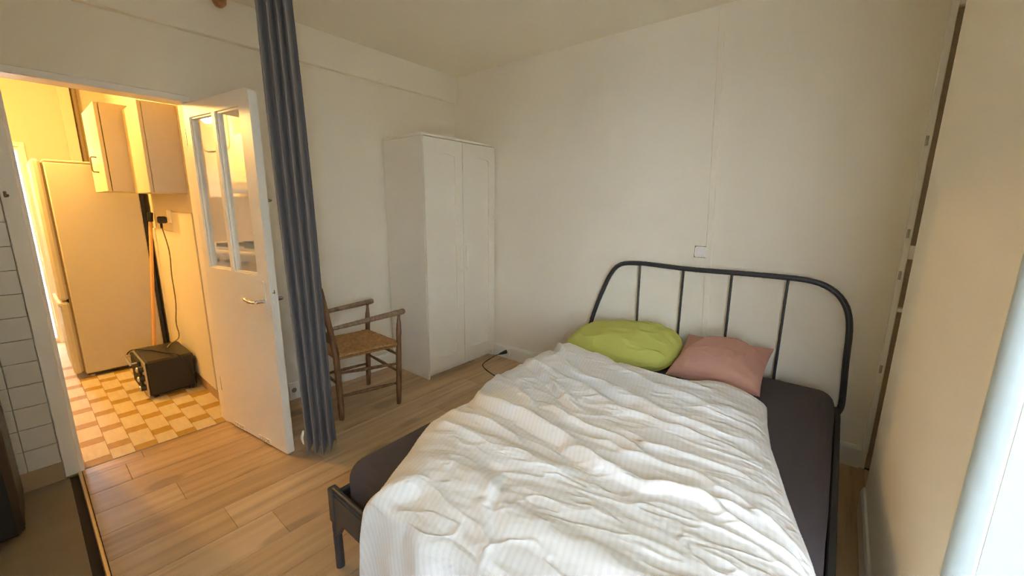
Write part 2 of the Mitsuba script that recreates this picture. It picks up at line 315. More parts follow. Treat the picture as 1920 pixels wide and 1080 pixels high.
single('railing', cat_(bx(KX - 1.22, KX - 1.18, -4.2, -1.6, 0.86, 0.92), *[bx(KX - 1.21, KX - 1.19, y, y + 0.02, 0.35, 0.86) for y in np.arange(-4.1, -1.6, 0.12)], bx(KX - 1.22, KX - 1.18, -4.2, -1.6, 0.62, 0.66)),
       'm_gasket', 'dark balcony railing seen through the glazed kitchen back door', 'railing', smooth=False)

# ------------------------------------------------------------------ kitchen lamp
lp = (-1.45, -3.0, 2.14)
t = thing('ceiling_lamp', 'bright warm bulb on a cord, reflected in the glazed kitchen door', 'lamp')
put('cord', bar((lp[0], lp[1], lp[2] + 0.15), (lp[0], lp[1], H), 0.004, 8), 'm_plastic', t)
put('socket', tube([(lp[0], lp[1], lp[2] + 0.055), (lp[0], lp[1], lp[2] + 0.09), (lp[0], lp[1], lp[2] + 0.15)], [0.02, 0.021, 0.012], 16), 'm_plastic', t)
put('ceiling_rose', tube([(lp[0], lp[1], H - 0.03), (lp[0], lp[1], H)], [0.03, 0.045], 20), 'm_plastic', t)
scene[t + '__bulb'] = {'type': 'sphere', 'center': list(lp), 'radius': 0.048, 'emitter': {'type': 'area', 'radiance': {'type': 'rgb', 'value': list(LAMP_POWER)}}}

# ------------------------------------------------------------------ kitchen door leaf, opened into the bedroom
hx, hy = 0.004, -2.050
du = np.array([0.69, 0.095, 0.0]); du /= np.linalg.norm(du); dn = np.array([du[1], -du[0], 0.0])   # dn: the face seen from the bed
LM = axes((hx, hy, 0), du, (0, 0, 1), dn)
WD, HD, TH = 0.692, 1.918, 0.040
G = [(0.062, 0.315, 1.015, 1.845), (0.348, 0.592, 1.015, 1.845)]
leaf = sbox(0.0, 0.012, WD, HD)
cr = 0.03
leaf = leaf.difference(sbox(WD - cr, HD - cr, WD + 1, HD + 1)).union(Polygon([(WD - cr + cr * math.cos(a), HD - cr + cr * math.sin(a)) for a in np.linspace(0, math.pi / 2, 8)] + [(WD - cr, HD - cr)]).buffer(1e-5))
for g in G: leaf = leaf.difference(sbox(g[0], g[2], g[1], g[3]))
t = thing('kitchen_door', 'white painted door with two tall glass panes, standing open into the bedroom', 'door')
put('leaf', place(trimesh.creation.extrude_polygon(leaf, TH, engine='earcut'), LM @ axes((0, 0, -TH), (1, 0, 0), (0, 1, 0), (0, 0, 1))), 'm_doorpaint', t, smooth=False)
for g in G:
    put('pane', place(bx(g[0] - 0.004, g[1] + 0.004, g[2] - 0.004, g[3] + 0.004, -0.0225, -0.0205), LM), 'm_glass', t, smooth=False)
    b = frame_ring(g[0], g[1], g[2], g[3], 0.009, 0.009)
    put('glazing_bead', place(trimesh.creation.extrude_polygon(b, 0.012, engine='earcut'), LM @ axes((0, 0, -0.0205), (1, 0, 0), (0, 1, 0), (0, 0, 1))), 'm_doorpaint', t, smooth=False)
pl = put('handle_plate', place(bx(0.628, 0.652, 0.79, 0.99, 0.0, 0.004, 0.0015), LM), 'm_doorpaint', t, smooth=False)
put('lever', place(cat_(tube([(0.64, 0.885, 0.002), (0.64, 0.885, 0.03), (0.635, 0.885, 0.045)], [0.011, 0.009, 0.009], 12),
    tube([(0.637, 0.885, 0.046), (0.60, 0.880, 0.050), (0.57, 0.884, 0.053), (0.545, 0.890, 0.052), (0.522, 0.889, 0.048)], [0.008, 0.0075, 0.009, 0.0105, 0.007], 12, smoothpath=20)), LM), 'm_chrome', t, smooth=60, label='chrome lever handle')
put('lever', place(cat_(tube([(0.64, 0.885, -TH + 0.002), (0.64, 0.885, -TH - 0.045)], [0.010, 0.009], 12), tube([(0.642, 0.885, -TH - 0.046), (0.53, 0.885, -TH - 0.05)], [0.009, 0.009], 12)), LM), 'm_chrome', t, smooth=60)
put('latch', place(cat_(bx(WD - 0.001, WD + 0.0015, 0.80, 0.97, -0.031, -0.010), bx(WD, WD + 0.009, 0.875, 0.895, -0.026, -0.014, 0.002)), LM), 'm_doorpaint', t, smooth=False)
put('latch_slot', place(cat_(bx(WD + 0.001, WD + 0.0022, 0.925, 0.945, -0.026, -0.020), bx(WD + 0.001, WD + 0.0022, 0.928, 0.934, -0.019, -0.013)), LM), 'm_gasket', t)
put('stop_knob', place(tube([(0.67, 1.40, -TH), (0.67, 1.40, -TH - 0.02), (0.67, 1.40, -TH - 0.03)], [0.004, 0.009, 0.004], 10), LM), 'm_gasket', t)
for u0, u1, z in ((0.112, 0.248, 0.026), (0.398, 0.529, 0.028)):
    vent = sbox(u0, z - 0.013, u1, z + 0.013)
    n = 0
    for q in np.arange(u0 + 0.008, u1 - 0.02, 0.022):
        vent = vent.difference(sbox(q, z + 0.0025, q + 0.017, z + 0.0105)).difference(sbox(q + 0.003, z - 0.0095, q + 0.019, z - 0.0015)); n += 1
    v = put('vent', place(trimesh.creation.extrude_polygon(vent, 0.003, engine='earcut'), LM), 'm_doorpaint', t, smooth=False, label='small slotted vent plate at the foot of the door')
    put('slots', place(bx(u0 + 0.003, u1 - 0.003, z - 0.010, z + 0.010, 0.0002, 0.0008), LM), 'm_gasket', v)
for z in (0.22, 1.70):
    put('hinge', place(bar((-0.004, z, -0.004), (-0.004, z + 0.09, -0.004), 0.006, 10), LM), 'm_steel', t)

# ------------------------------------------------------------------ fridge
t = thing('fridge', 'tall cream fridge freezer, its side turned to the kitchen doorway', 'fridge')
FX0, FX1 = -2.19, -1.60
put('body', bx(FX0, FX1, -2.538, -2.045, 0.035, 1.668, 0.008), 'm_fridge', t, smooth=False)
put('top_cover', bx(FX0, FX1, -2.538, -2.05, 1.669, 1.685, 0.005), 'm_fridge', t, smooth=False)
for z0, z1 in ((0.05, 0.632), (0.642, 1.685)):
    d = bx(FX0, FX1, -2.60, -2.548, z0, z1, 0.016)
    k = put('door', d, 'm_fridge', t, smooth=False)
    if z0 < 0.1: put('grip', bx(FX0 + 0.02, FX1 - 0.004, -2.612, -2.575, 0.600, 0.628, 0.006), 'm_fridge', k, smooth=False)
put('door_seal', bx(FX0 + 0.01, FX1 - 0.012, -2.549, -2.537, 0.06, 1.66), 'm_gasket', t, smooth=False)
put('base', bx(FX0 + 0.03, FX1 - 0.02, -2.53, -2.06, 0.02, 0.036), 'm_black', t)
for x in (FX0 + 0.05, FX1 - 0.05):
    for y in (-2.50, -2.10): put('foot', tube([(x, y, 0.0), (x, y, 0.036)], 0.016, 12, dome=False), 'm_plastic', t)
put('condenser', bx(FX0 + 0.04, FX1 - 0.01, -2.045, -2.02, 0.05, 1.6), 'm_black', t, label='black rear panel of the fridge')

# ------------------------------------------------------------------ wall cabinets
t = thing('wall_cabinet', 'deeper cream wall cabinet with a wire pull, hung above the fridge', 'cabinet')
put('body', bx(-1.50, -0.905, -2.278, KR, 1.456, 2.02, 0.002), 'm_cabinet', t, smooth=False)
for x0, x1 in ((-1.50, -1.205), (-1.199, -0.905)):
    k = put('door', bx(x0, x1, -2.302, -2.282, 1.456, 2.02, 0.003), 'm_cabinet', t, smooth=False)
    if x1 > -1: put('handle', tube([(x0 + 0.04, -2.300, 1.69), (x0 + 0.04, -2.328, 1.69), (x0 + 0.04, -2.334, 1.68), (x0 + 0.04, -2.334, 1.60), (x0 + 0.04, -2.328, 1.59), (x0 + 0.04, -2.300, 1.59)], 0.005, 10), 'm_gasket', k, smooth=60)
t = thing('wall_cabinet', 'shallow cream wall cabinet nearest the doorway, above the broom', 'cabinet')
put('body', bx(-0.902, -0.425, -2.150, KR, 1.445, 1.985, 0.002), 'm_cabinet', t, smooth=False)
put('door', bx(-0.902, -0.425, -2.170, -2.152, 1.445, 1.985, 0.003), 'm_cabinet', t, smooth=False)
put('hanging_rail', bx(-0.90, -0.35, KR - 0.012, KR, 2.03, 2.05), 'm_cabinet', t)

# ------------------------------------------------------------------ boards, broom, socket on the right kitchen wall
single('wall_board', bx(-0.865, -0.345, KR - 0.016, KR, 0.092, 1.320, 0.002), 'm_board', 'tall white board fixed to the kitchen wall next to the open door', 'board', smooth=False)
single('wall_board', bx(-1.665, -0.868, KR - 0.012, KR, 0.092, 1.175, 0.002), 'm_board', 'lower white board on the kitchen wall beside the broom stick', 'board', smooth=False)
t = thing('broom', 'broom stick with black cap leaning by the fridge side', 'broom')
p0, p1 = np.array([-1.535, -2.135, 0.0]), np.array([-1.49, -2.012, 1.305])
put('stick', bar(p0, p0 + (p1 - p0) * 0.955, 0.0125, 14), 'm_broomwood', t)
put('cap', bar(p0 + (p1 - p0) * 0.945, p1, 0.019, 14), 'm_black', t)
t = thing('wall_socket', 'beige wall socket with a black plug above the toaster oven cable', 'socket')
put('plate', bx(-0.985, -0.885, KR - 0.02, KR, 1.235, 1.335, 0.006), 'm_plastic', t, smooth=False)
t = thing('power_cable', 'thin dark cable hanging from the kitchen wall socket to the toaster oven', 'cable')
put('plug', cat_(bx(-1.02, -0.975, KR - 0.075, KR - 0.021, 1.235, 1.285, 0.008), bar((-1.0, KR - 0.055, 1.235), (-1.005, KR - 0.055, 1.20), 0.008, 8)), 'm_black', t, smooth=False)
put('cord', tube([(-1.004, KR - 0.055, 1.205), (-0.985, KR - 0.045, 1.12), (-1.02, KR - 0.03, 0.98), (-1.06, KR - 0.03, 0.85), (-1.06, KR - 0.03, 0.72), (-1.10, KR - 0.03, 0.55), (-1.13, KR - 0.035, 0.40), (-1.145, KR - 0.04, 0.30), (-1.13, -2.055, 0.288), (-1.06, -2.10, 0.286), (-1.0, -2.12, 0.286)], 0.0042, 8, smoothpath=70), 'm_gasket', t, smooth=60)

# ------------------------------------------------------------------ toaster oven
t = thing('toaster_oven', 'black toaster oven standing on the kitchen floor against the wall', 'oven')
OX0, OX1, OY0, OY1 = -1.17, -0.742, -2.292, -2.020
put('housing', bx(OX0, OX1, OY0, OY1, 0.022, 0.282, 0.012), 'm_black', t, smooth=False)
put('front_frame', bx(OX0 + 0.004, OX1 - 0.004, OY0 - 0.012, OY0 + 0.001, 0.024, 0.278, 0.004), 'm_steel', t, smooth=False)
d = put('door', bx(OX0 + 0.012, OX1 - 0.11, OY0 - 0.026, OY0 - 0.012, 0.045, 0.268, 0.004), 'm_blackmat', t, smooth=False)
put('handle', cat_(bar((OX0 + 0.04, OY0 - 0.062, 0.25), (OX1 - 0.13, OY0 - 0.062, 0.25), 0.009, 12), bar((OX0 + 0.06, OY0 - 0.02, 0.25), (OX0 + 0.06, OY0 - 0.062, 0.25), 0.006, 10), bar((OX1 - 0.15, OY0 - 0.02, 0.25), (OX1 - 0.15, OY0 - 0.062, 0.25), 0.006, 10)), 'm_steel', d, smooth=60)
for z in (0.225, 0.155, 0.085):
    k = put('knob', tube([(OX1 - 0.055, OY0 - 0.010, z), (OX1 - 0.055, OY0 - 0.040, z)], [0.024, 0.020], 20), 'm_black', t, smooth=50)
    put('knob_face', tube([(OX1 - 0.055, OY0 - 0.040, z), (OX1 - 0.055, OY0 - 0.047, z)], [0.0205, 0.019], 20), 'm_steel', k, smooth=50)
for x in (OX0 + 0.04, OX1 - 0.04):
    for y in (OY0 + 0.035, OY1 - 0.035): put('foot', tube([(x, y, 0.0), (x, y, 0.024)], [0.014, 0.016], 12, dome=False), 'm_blackmat', t)
put('cord', tube([(OX0 + 0.05, OY0 - 0.045, 0.262), (OX0 + 0.06, OY0 - 0.02, 0.290), (OX0 + 0.10, OY0 + 0.05, 0.2875), (OX0 + 0.2, OY0 + 0.10, 0.2875), (OX1 - 0.10, OY0 + 0.15, 0.2875), (OX1 - 0.015, OY0 + 0.185, 0.288), (OX1 + 0.007, OY0 + 0.20, 0.265), (OX1 + 0.012, OY0 + 0.25, 0.12), (OX1 + 0.02, OY0 + 0.255, 0.02)], 0.0042, 8, smoothpath=60), 'm_black', t, smooth=60)

# ------------------------------------------------------------------ left side of the kitchen, seen mirrored in the door glass
CY = -3.08
t = thing('cooker', 'grey gas cooker on the left of the kitchen, mirrored in the door pane', 'cooker')
put('body', bx(-1.95, -1.10, KL + 0.04, CY, 0.02, 0.93, 0.006), 'm_ceramic', t, smooth=False)
put('hob', bx(-1.95, -1.10, KL + 0.04, CY - 0.01, 0.932, 0.955, 0.006), 'm_steel', t, smooth=False)
put('oven_window', bx(-1.86, -1.19, CY, CY + 0.012, 0.22, 0.62, 0.004), 'm_black', t, smooth=False)
put('control_panel', bx(-1.93, -1.12, CY, CY + 0.010, 0.74, 0.91, 0.003), 'm_boilergrey', t, smooth=False)
put('handle', cat_(bar((-1.82, CY + 0.05, 0.68), (-1.22, CY + 0.05, 0.68), 0.009, 10), bar((-1.80, CY, 0.68), (-1.80, CY + 0.05, 0.68), 0.006, 8), bar((-1.24, CY, 0.68), (-1.24, CY + 0.05, 0.68), 0.006, 8)), 'm_steel', t)
for x in np.linspace(-1.82, -1.24, 5):
    put('knob', tube([(x, CY + 0.009, 0.83), (x, CY + 0.035, 0.83)], [0.022, 0.018], 16), 'm_black', t)
for x in (-1.74, -1.31):
    for y in (-3.25, -3.52):
        put('pan_support', cat_(*[bx(x - 0.10, x + 0.10, y + q - 0.005, y + q + 0.005, 0.955, 0.985) for q in (-0.07, 0, 0.07)], *[bx(x + q - 0.005, x + q + 0.005, y - 0.10, y + 0.10, 0.955, 0.985) for q in (-0.07, 0, 0.07)], tube([(x, y, 0.955), (x, y, 0.975)], 0.045, 16)), 'm_black', t, smooth=False)
t = thing('extractor_hood', 'slim grey extractor hood under the mirrored wall cabinet', 'hood')
put('canopy', bx(-1.66, -1.12, KL, -3.24, 1.49, 1.60, 0.006), 'm_boilergrey', t, smooth=False)
put('lip', bx(-1.66, -1.12, -3.24, -3.225, 1.49, 1.53, 0.003), 'm_steel', t, smooth=False)
t = thing('wall_cabinet', 'white wall cabinet over the cooker, seen only mirrored in the door pane', 'cabinet')
put('body', bx(-1.66, -1.12, KL, -3.33, 1.602, 2.06, 0.002), 'm_cabinet', t, smooth=False)
k = put('door', bx(-1.655, -1.125, -3.33, -3.312, 1.604, 2.058, 0.003), 'm_cabinet', t, smooth=False)
put('handle', cat_(bar((-1.46, -3.285, 1.645), (-1.33, -3.285, 1.645), 0.005, 10), bar((-1.45, -3.312, 1.645), (-1.45, -3.285, 1.645), 0.004, 8), bar((-1.34, -3.312, 1.645), (-1.34, -3.285, 1.645), 0.004, 8)), 'm_gasket', k)
t = thing('water_heater', 'white water heater with a rounded front panel, mirrored in the door pane', 'heater')
hb = sbox(-2.22, 1.93, -1.80, 2.50).buffer(-0.08).buffer(0.08)
put('casing', bx(-2.25, -1.75, KL, -3.40, 1.45, 2.50, 0.01), 'm_plastic', t, smooth=False)
put('front_panel', place(trimesh.creation.extrude_polygon(hb, 0.016, engine='earcut'), axes((0, -3.40, 0), (1, 0, 0), (0, 0, 1), (0, 1, 0))), 'm_plastic', t, smooth=False)
put('panel_gap', place(trimesh.creation.extrude_polygon(hb.buffer(0.012), 0.003, engine='earcut'), axes((0, -3.40, 0), (1, 0, 0), (0, 0, 1), (0, 1, 0))), 'm_gasket', t, smooth=False)
put('dial', tube([(-2.0, -3.40, 1.60), (-2.0, -3.385, 1.60)], [0.03, 0.026], 18), 'm_gasket', t)
t = thing('worktop', 'pale kitchen worktop beyond the cooker, mirrored in the door pane', 'worktop')
put('top', bx(KX + 0.5, -1.955, KL + 0.03, CY, 0.90, 0.94, 0.004), 'm_trim', t, smooth=False)
put('base_unit', bx(KX + 0.5, -1.955, KL + 0.03, CY - 0.03, 0.09, 0.899, 0.003), 'm_cabinet', t, smooth=False)
put('plinth', bx(KX + 0.5, -1.955, KL + 0.03, CY - 0.08, 0.0, 0.089), 'm_brownbase', t)

# ------------------------------------------------------------------ black appliance at the left edge
t = thing('mini_fridge', 'black appliance cut by the left edge of the photo beside the tiled wall', 'appliance')
put('body', bx(0.04, 0.395, -3.42, -2.893, 0.012, 0.94, 0.012), 'm_black', t, smooth=False)
put('door', bx(0.40, 0.452, -3.42, -2.893, 0.012, 0.94, 0.02), 'm_black', t, smooth=False)
for x in (0.09, 0.36):
    for y in (-2.94, -3.37): put('foot', tube([(x, y, -0.012), (x, y, 0.013)], 0.016, 10, dome=False), 'm_blackmat', t)

# ------------------------------------------------------------------ wardrobe
t = thing('wardrobe', 'tall white two-door wardrobe standing in the corner by the bed', 'wardrobe')
WX0, WX1, WY0_, WY1_, WH = 0.018, 0.497, -0.792, -0.016, 1.90
for y0, y1 in ((WY0_, WY0_ + 0.018), (WY1_ - 0.018, WY1_)):
    put('side_panel', bx(WX0, WX1 - 0.004, y0, y1, 0, WH - 0.018, 0.0012), 'm_wardrobe', t, smooth=False)
put('top_panel', bx(WX0, WX1 + 0.004, WY0_ - 0.003, WY1_ + 0.002, WH - 0.017, WH, 0.0015), 'm_wardrobe', t, smooth=False)
put('back_panel', bx(WX0, WX0 + 0.006, WY0_ + 0.018, WY1_ - 0.018, 0.05, WH - 0.02), 'm_wardrobe', t)
put('plinth', bx(WX1 - 0.06, WX1 - 0.045, WY0_ + 0.018, WY1_ - 0.018, 0.002, 0.055), 'm_wardrobe', t)
put('bottom_shelf', bx(WX0, WX1 - 0.03, WY0_ + 0.018, WY1_ - 0.018, 0.055, 0.07), 'm_wardrobe', t)
ym = (WY0_ + WY1_) / 2
for i, (y0, y1) in enumerate(((WY0_ + 0.002, ym - 0.0022), (ym + 0.0022, WY1_ - 0.002))):
    z0, z1 = 0.062, WH - 0.024
    ring = frame_ring(y0, y1, z0, z1, 0.078, 0.105)
    hole = sbox(y0 + 0.078, z0 + 0.105, y1 - 0.078, z1 - 0.105)
    ov = Polygon([(y0 + 0.078, z1 - 0.122)] + [(y0 + 0.078 + (y1 - y0 - 0.156) * s, z1 - 0.122 + 0.017 * math.sin(math.pi * s) ** 0.6) for s in np.linspace(0.02, 0.98, 15)] + [(y1 - 0.078, z1 - 0.122), (y1 - 0.078, z0 + 0.105), (y0 + 0.078, z0 + 0.105)])
    fr_ = sbox(y0, z0, y1, z1).difference(ov)
    k = put('door', cat_(place(trimesh.creation.extrude_polygon(fr_, 0.018, engine='earcut'), axes((WX1 - 0.002, 0, 0), (0, 1, 0), (0, 0, 1), (1, 0, 0))), bx(WX1 - 0.002, WX1 + 0.009, y0 + 0.07, y1 - 0.07, z0 + 0.1, z1 - 0.1)), 'm_wardrobe', t, smooth=False)
    hy_ = ym - 0.034 if i == 0 else ym + 0.034
    put('handle', bx(WX1 + 0.016, WX1 + 0.038, hy_ - 0.011, hy_ + 0.011, 0.868, 1.064, 0.004), 'm_wardrobe', k, smooth=False)

# ------------------------------------------------------------------ armchair with rush seat
t = thing('rush_armchair', 'rustic brown wooden armchair with a woven rush seat beside the wardrobe', 'chair')
FLr, FLl = np.array([0.642, -1.185, 0.0]), np.array([0.195, -1.150, 0.0])      # front feet
BLr, BLl = np.array([0.548, -1.560, 0.0]), np.array([0.165, -1.520, 0.0])      # back feet
def at(p0, p1, z): return p0 + (p1 - p0) * (z - p0[2]) / (p1[2] - p0[2])
FTr, FTl = np.array([0.622, -1.140, 0.645]), np.array([0.208, -1.125, 0.650])
BTr, BTl = np.array([0.575, -1.655, 0.955]), np.array([0.135, -1.610, 0.955])
def front_post(b, tp):
    zs = [0, .03, .10, .30, .40, .44, .47, .53, .58, .625, .64]; rs = [.014, .0165, .018, .0185, .0185, .018, .0165, .0185, .015, .0095, .010]
    return tube([at(b, tp, z) for z in zs], rs, 16)
def back_post(b, tp):
    zs = [0, .03, .10, .30, .45]; rs = [.015, .0175, .019, .0195, .0195]
    knee = b + np.array([0.004, -0.008, 0.45])
    pts = [b + (knee - b) * z / 0.45 for z in zs] + [knee + (tp - knee) * s for s in (.3, .6, .80, .86, .885, .90, .93, .97, 1.0)]
    rs += [.0185, .0175, .0165, .016, .012, .010, .016, .0175, .010]
    return tube(pts, rs, 16)
put('front_post', front_post(FLr, FTr), 'm_chairwood', t, smooth=50); put('front_post', front_post(FLl, FTl), 'm_chairwood', t, smooth=50)
put('back_post', back_post(BLr, BTr), 'm_chairwood', t, smooth=50); put('back_post', back_post(BLl, BTl), 'm_chairwood', t, smooth=50)
def bpt(b, tp, z):
    knee = b + np.array([0.004, -0.008, 0.45]); return b + (knee - b) * z / 0.45 if z < 0.45 else knee + (tp - knee) * (z - 0.45) / (tp[2] - 0.45)
def arm(bp, fp):
    d = (fp - bp) / np.linalg.norm(fp - bp); L = np.linalg.norm(fp - bp)
    return tube([bp + d * s for s in (-0.005, L * 0.2, L * 0.5, L * 0.85, L * 0.97, L + 0.035, L + 0.045)], [.011, .0135, .0165, .0185, .0195, .020, .014], 16)
put('arm', arm(bpt(BLr, BTr, 0.628), FTr + [0, 0, 0.012]), 'm_armwood', t, smooth=50); put('arm', arm(bpt(BLl, BTl, 0.632), FTl + [0, 0, 0.012]), 'm_armwood', t, smooth=50)
def rung(a, b, r=0.010):
    return tube([a + (b - a) * s for s in (0, .1, .35, .5, .65, .9, 1)], [r * .7, r * .8, r * 1.1, r * 1.15, r * 1.1, r * .8, r * .7], 12)
for za, zb in ((0.165, 0.155), (0.325, 0.295)):
    put('rung', rung(bpt(BLr, BTr, za), at(FLr, FTr, zb)), 'm_chairwood', t, smooth=50)
    put('rung', rung(bpt(BLl, BTl, za + 0.02), at(FLl, FTl, zb + 0.02)), 'm_chairwood', t, smooth=50)
for z in (0.235, 0.355): put('rung', rung(at(FLl, FTl, z + 0.012), at(FLr, FTr, z)), 'm_chairwood', t, smooth=50)
put('rung', rung(bpt(BLl, BTl, 0.25), bpt(BLr, BTr, 0.25)), 'm_chairwood', t, smooth=50)
for z in (0.56, 0.68, 0.80):
    a, b = bpt(BLl, BTl, z), bpt(BLr, BTr, z)
    put('back_slat', cat_(*[trimesh.convex.convex_hull(np.array([p + [0, s, zz] for p in (a + (b - a) * q, a + (b - a) * (q + 0.21)) for s in (-0.006 - 0.02 * math.sin(math.pi * (q + 0.1)), 0.006 - 0.02 * math.sin(math.pi * (q + 0.1))) for zz in (-0.03, 0.03)])) for q in (0, .2, .4, .6, .79)]), 'm_chairwood', t, smooth=False)
# rush seat: four triangles of cord, wrapped round the rails
c4 = np.array([at(FLl, FTl, .435) + [-.012, .012, 0], at(FLr, FTr, .435) + [.012, .012, 0], bpt(BLr, BTr, .435) + [.012, -.012, 0], bpt(BLl, BTl, .435) + [-.012, -.012, 0]])
N = 150; S, R = np.meshgrid(np.linspace(0, 1, N), np.linspace(0, 1, N), indexing='xy')
top = (c4[0] * ((1 - S) * (1 - R))[..., None] + c4[1] * (S * (1 - R))[..., None] + c4[2] * (S * R)[..., None] + c4[3] * ((1 - S) * R)[..., None])
a, b = np.abs(S - .5), np.abs(R - .5)
strand = np.where(a > b, R, S) * 27
rel = np.abs(np.sin(np.pi * strand)) * 0.0035
e = np.minimum(np.minimum(S, 1 - S), np.minimum(R, 1 - R))
lift = np.sqrt(np.clip(1 - (1 - np.clip(e / 0.05, 0, 1)) ** 2, 0, 1)) * 0.016
sag = -0.012 * (1 - np.maximum(a, b) * 2) ** 1.2
bmp = (meshkit.fbm(np.stack([S * 9, R * 9, S * 0], -1), 3) - 0.5) * 0.008
up, dn_ = top.copy(), top.copy()
up[..., 2] += lift + rel + sag + bmp; dn_[..., 2] -= lift + rel * 0.6 + 0.004 * (e > 0.02)
put('seat', cat_(grid_mesh(up, True), grid_mesh(dn_)), 'm_rush', t, smooth=True, label='honey brown woven rush seat')

# ------------------------------------------------------------------ curtain on a wooden pole
t = thing('curtain_pole', 'wooden curtain pole near the ceiling with a rounded end', 'curtain pole')
RY, RZ = -1.842, 2.475
put('pole', bar((0.10, RY, RZ), (XC - 0.02, RY, RZ), 0.014, 18), 'm_polewood', t, smooth=50)
put('finial', tube([(0.152, RY - 0.0, RZ), (0.145, RY, RZ), (0.135, RY, RZ), (0.115, RY, RZ), (0.09, RY, RZ), (0.07, RY, RZ), (0.06, RY, RZ)], [.016, .020, .026, .032, .031, .020, .008], 20), 'm_polewood', t, smooth=60)
for x in (0.30, 3.0): put('bracket', cat_(bar((x, RY, RZ), (x, RY, H), 0.008, 10), tube([(x, RY, H - 0.008), (x, RY, H)], 0.025, 16)), 'm_polewood', t)
t = thing('curtain', 'floor length charcoal grey curtain gathered in a narrow bunch beside the open door', 'curtain')
# pleated sheet: a zigzag in plan that widens towards the floor
ns, nz = 420, 60
s = np.linspace(0, 1, ns); zz = np.r_[np.linspace(RZ - 0.032, 2.2, 8)[:-1], np.linspace(2.2, 0.012, nz - 7)]
zf = (RZ - zz) / RZ
folds = 4.0
cx_t, cy_t, cx_b, cy_b = 0.785, -1.842, 0.787, -1.803
P = np.zeros((len(zz), ns, 3)); P2 = np.zeros_like(P)
for i, (z, f) in enumerate(zip(zz, zf)):
    half = 0.072 + 0.012 * f + 0.006 * math.sin(5 * f)
    amp = (0.040 + 0.014 * f) * (0.75 + 0.5 * meshkit.noise(np.stack([s * 9, s * 0 + f * 0.8, s * 0], -1), 3))
    ph = 2 * np.pi * folds * (s + 0.035 * (meshkit.noise(np.stack([s * 5, s * 0 + 0.9 * f, s * 0 + 2], -1), 5) - .5)) + 0.7 * f
    q = np.sin(ph); w = np.sign(q) * np.abs(q) ** 0.7
    d = (s - .5) * 2 * half
    off = w * amp
    ax = np.array([0.50, 0.866]); no = np.array([0.866, -0.5])         # the bunch runs obliquely to the wall
    cx, cy = cx_t + (cx_b - cx_t) * f, cy_t + (cy_b - cy_t) * f
    P[i, :, 0] = cx + d * ax[0] + off * no[0]; P[i, :, 1] = cy + d * ax[1] + off * no[1]; P[i, :, 2] = z + 0.012 * f * np.sin(9 * s)
    P[i, :, 2] = np.maximum(P[i, :, 2], 0.003)
put('drape', grid_mesh(P), 'm_curtain', t, smooth=True)
put('care_label', tube([P[-4, 3] + [-.004, -.006, .02], P[-4, 3] + [-.012, -.014, -.02], P[-4, 3] + [-.004, -.012, -.06]], [.006, .008, .003], 6), 'm_plastic', t, label='small white tag at the lower edge')
for x in (0.66, 0.72, 0.78, 0.84):
    put('ring', place(trimesh.creation.torus(0.02, 0.003, 20, 8), axes((x, RY, RZ - 0.006), (0, 1, 0), (0, 0, 1), (1, 0, 0))), 'm_polewood', t)

# ------------------------------------------------------------------ bed
t = thing('bed_frame', 'dark grey metal bed frame with a curved tubular headboard', 'bed')
HY = -0.052
hb = [(1.455, HY, 0.02), (1.462, HY, 0.20), (1.480, HY, 0.33), (1.512, HY, 0.46), (1.556, HY, 0.62)] + \
     [(1.610, HY, 0.775), (1.648, HY, 0.87), (1.69, HY, 0.945), (1.738, HY, 0.988), (1.80, HY, 1.004)] + \
     [(2.1, HY, 1.005), (2.45, HY, 1.008), (2.74, HY, 1.010), (2.83, HY, 1.005), (2.915, HY, 0.978), (2.975, HY, 0.925), (3.008, HY, 0.86), (3.022, HY, 0.80)] + \
     [(3.034, HY, 0.62), (3.045, HY, 0.45), (3.049, HY, 0.37), (3.046, HY, 0.325), (3.034, HY - 0.004, 0.298), (3.012, HY - 0.008, 0.290)]
put('headboard', tube(hb, 0.0155, 18, smoothpath=150), 'm_bedmetal', t, smooth=60)
for x0, x1 in ((1.892, 1.881), (2.172, 2.170), (2.455, 2.450), (2.731, 2.731)):
    put('spindle', bar((x0, HY, 0.22), (x1, HY, 1.003), 0.0072, 12), 'm_bedmetal', t)
BX0, BX1, BY0 = 1.562, 3.058, -2.125
put('side_rail', bx(BX0, BX0 + 0.024, BY0 + 0.02, -0.09, 0.205, 0.315, 0.004), 'm_bedmetal', t, smooth=False)
put('side_rail', bx(BX1 - 0.03, BX1 - 0.006, BY0 + 0.02, -0.09, 0.205, 0.315, 0.004), 'm_bedmetal', t, smooth=False)
put('footboard', bx(BX0, BX1, BY0 - 0.012, BY0 + 0.012, 0.215, 0.325, 0.004), 'm_bedmetal', t, smooth=False)
put('top_bar', bar((BX0 + 0.02, BY0, 0.334), (BX1 - 0.02, BY0, 0.334), 0.0125, 14), 'm_bedmetal', t, smooth=50)
for x, sg in ((BX0 + 0.018, 1), (BX1 - 0.018, -1)):
    put('leg', cat_(tube([(x + sg * 0.004, BY0, 0), (x, BY0, 0.24)], [.0155, .0165], 16), bx(x - 0.020, x + 0.020, BY0 - 0.016, BY0 + 0.016, 0.20, 0.342, 0.004), trimesh.convex.convex_hull(np.array([(x, BY0 + s, z) for s in (-.011, .011) for z in (0.12, 0.25)] + [(x + sg * 0.06, BY0 + s, z) for s in (-.011, .011) for z in (0.216, 0.25)]))), 'm_bedmetal', t, smooth=30)
put('leg', bar((3.035, -0.075, 0.0), (3.035, -0.075, 0.335), 0.016, 14), 'm_bedmetal', t)
put('leg', bar((1.50, -0.085, 0.0), (1.50, -0.085, 0.30), 0.016, 14), 'm_bedmetal', t)
put('bracket', bx(2.995, 3.045, -0.095, -0.03, 0.27, 0.325, 0.006), 'm_bedmetal', t, smooth=False)
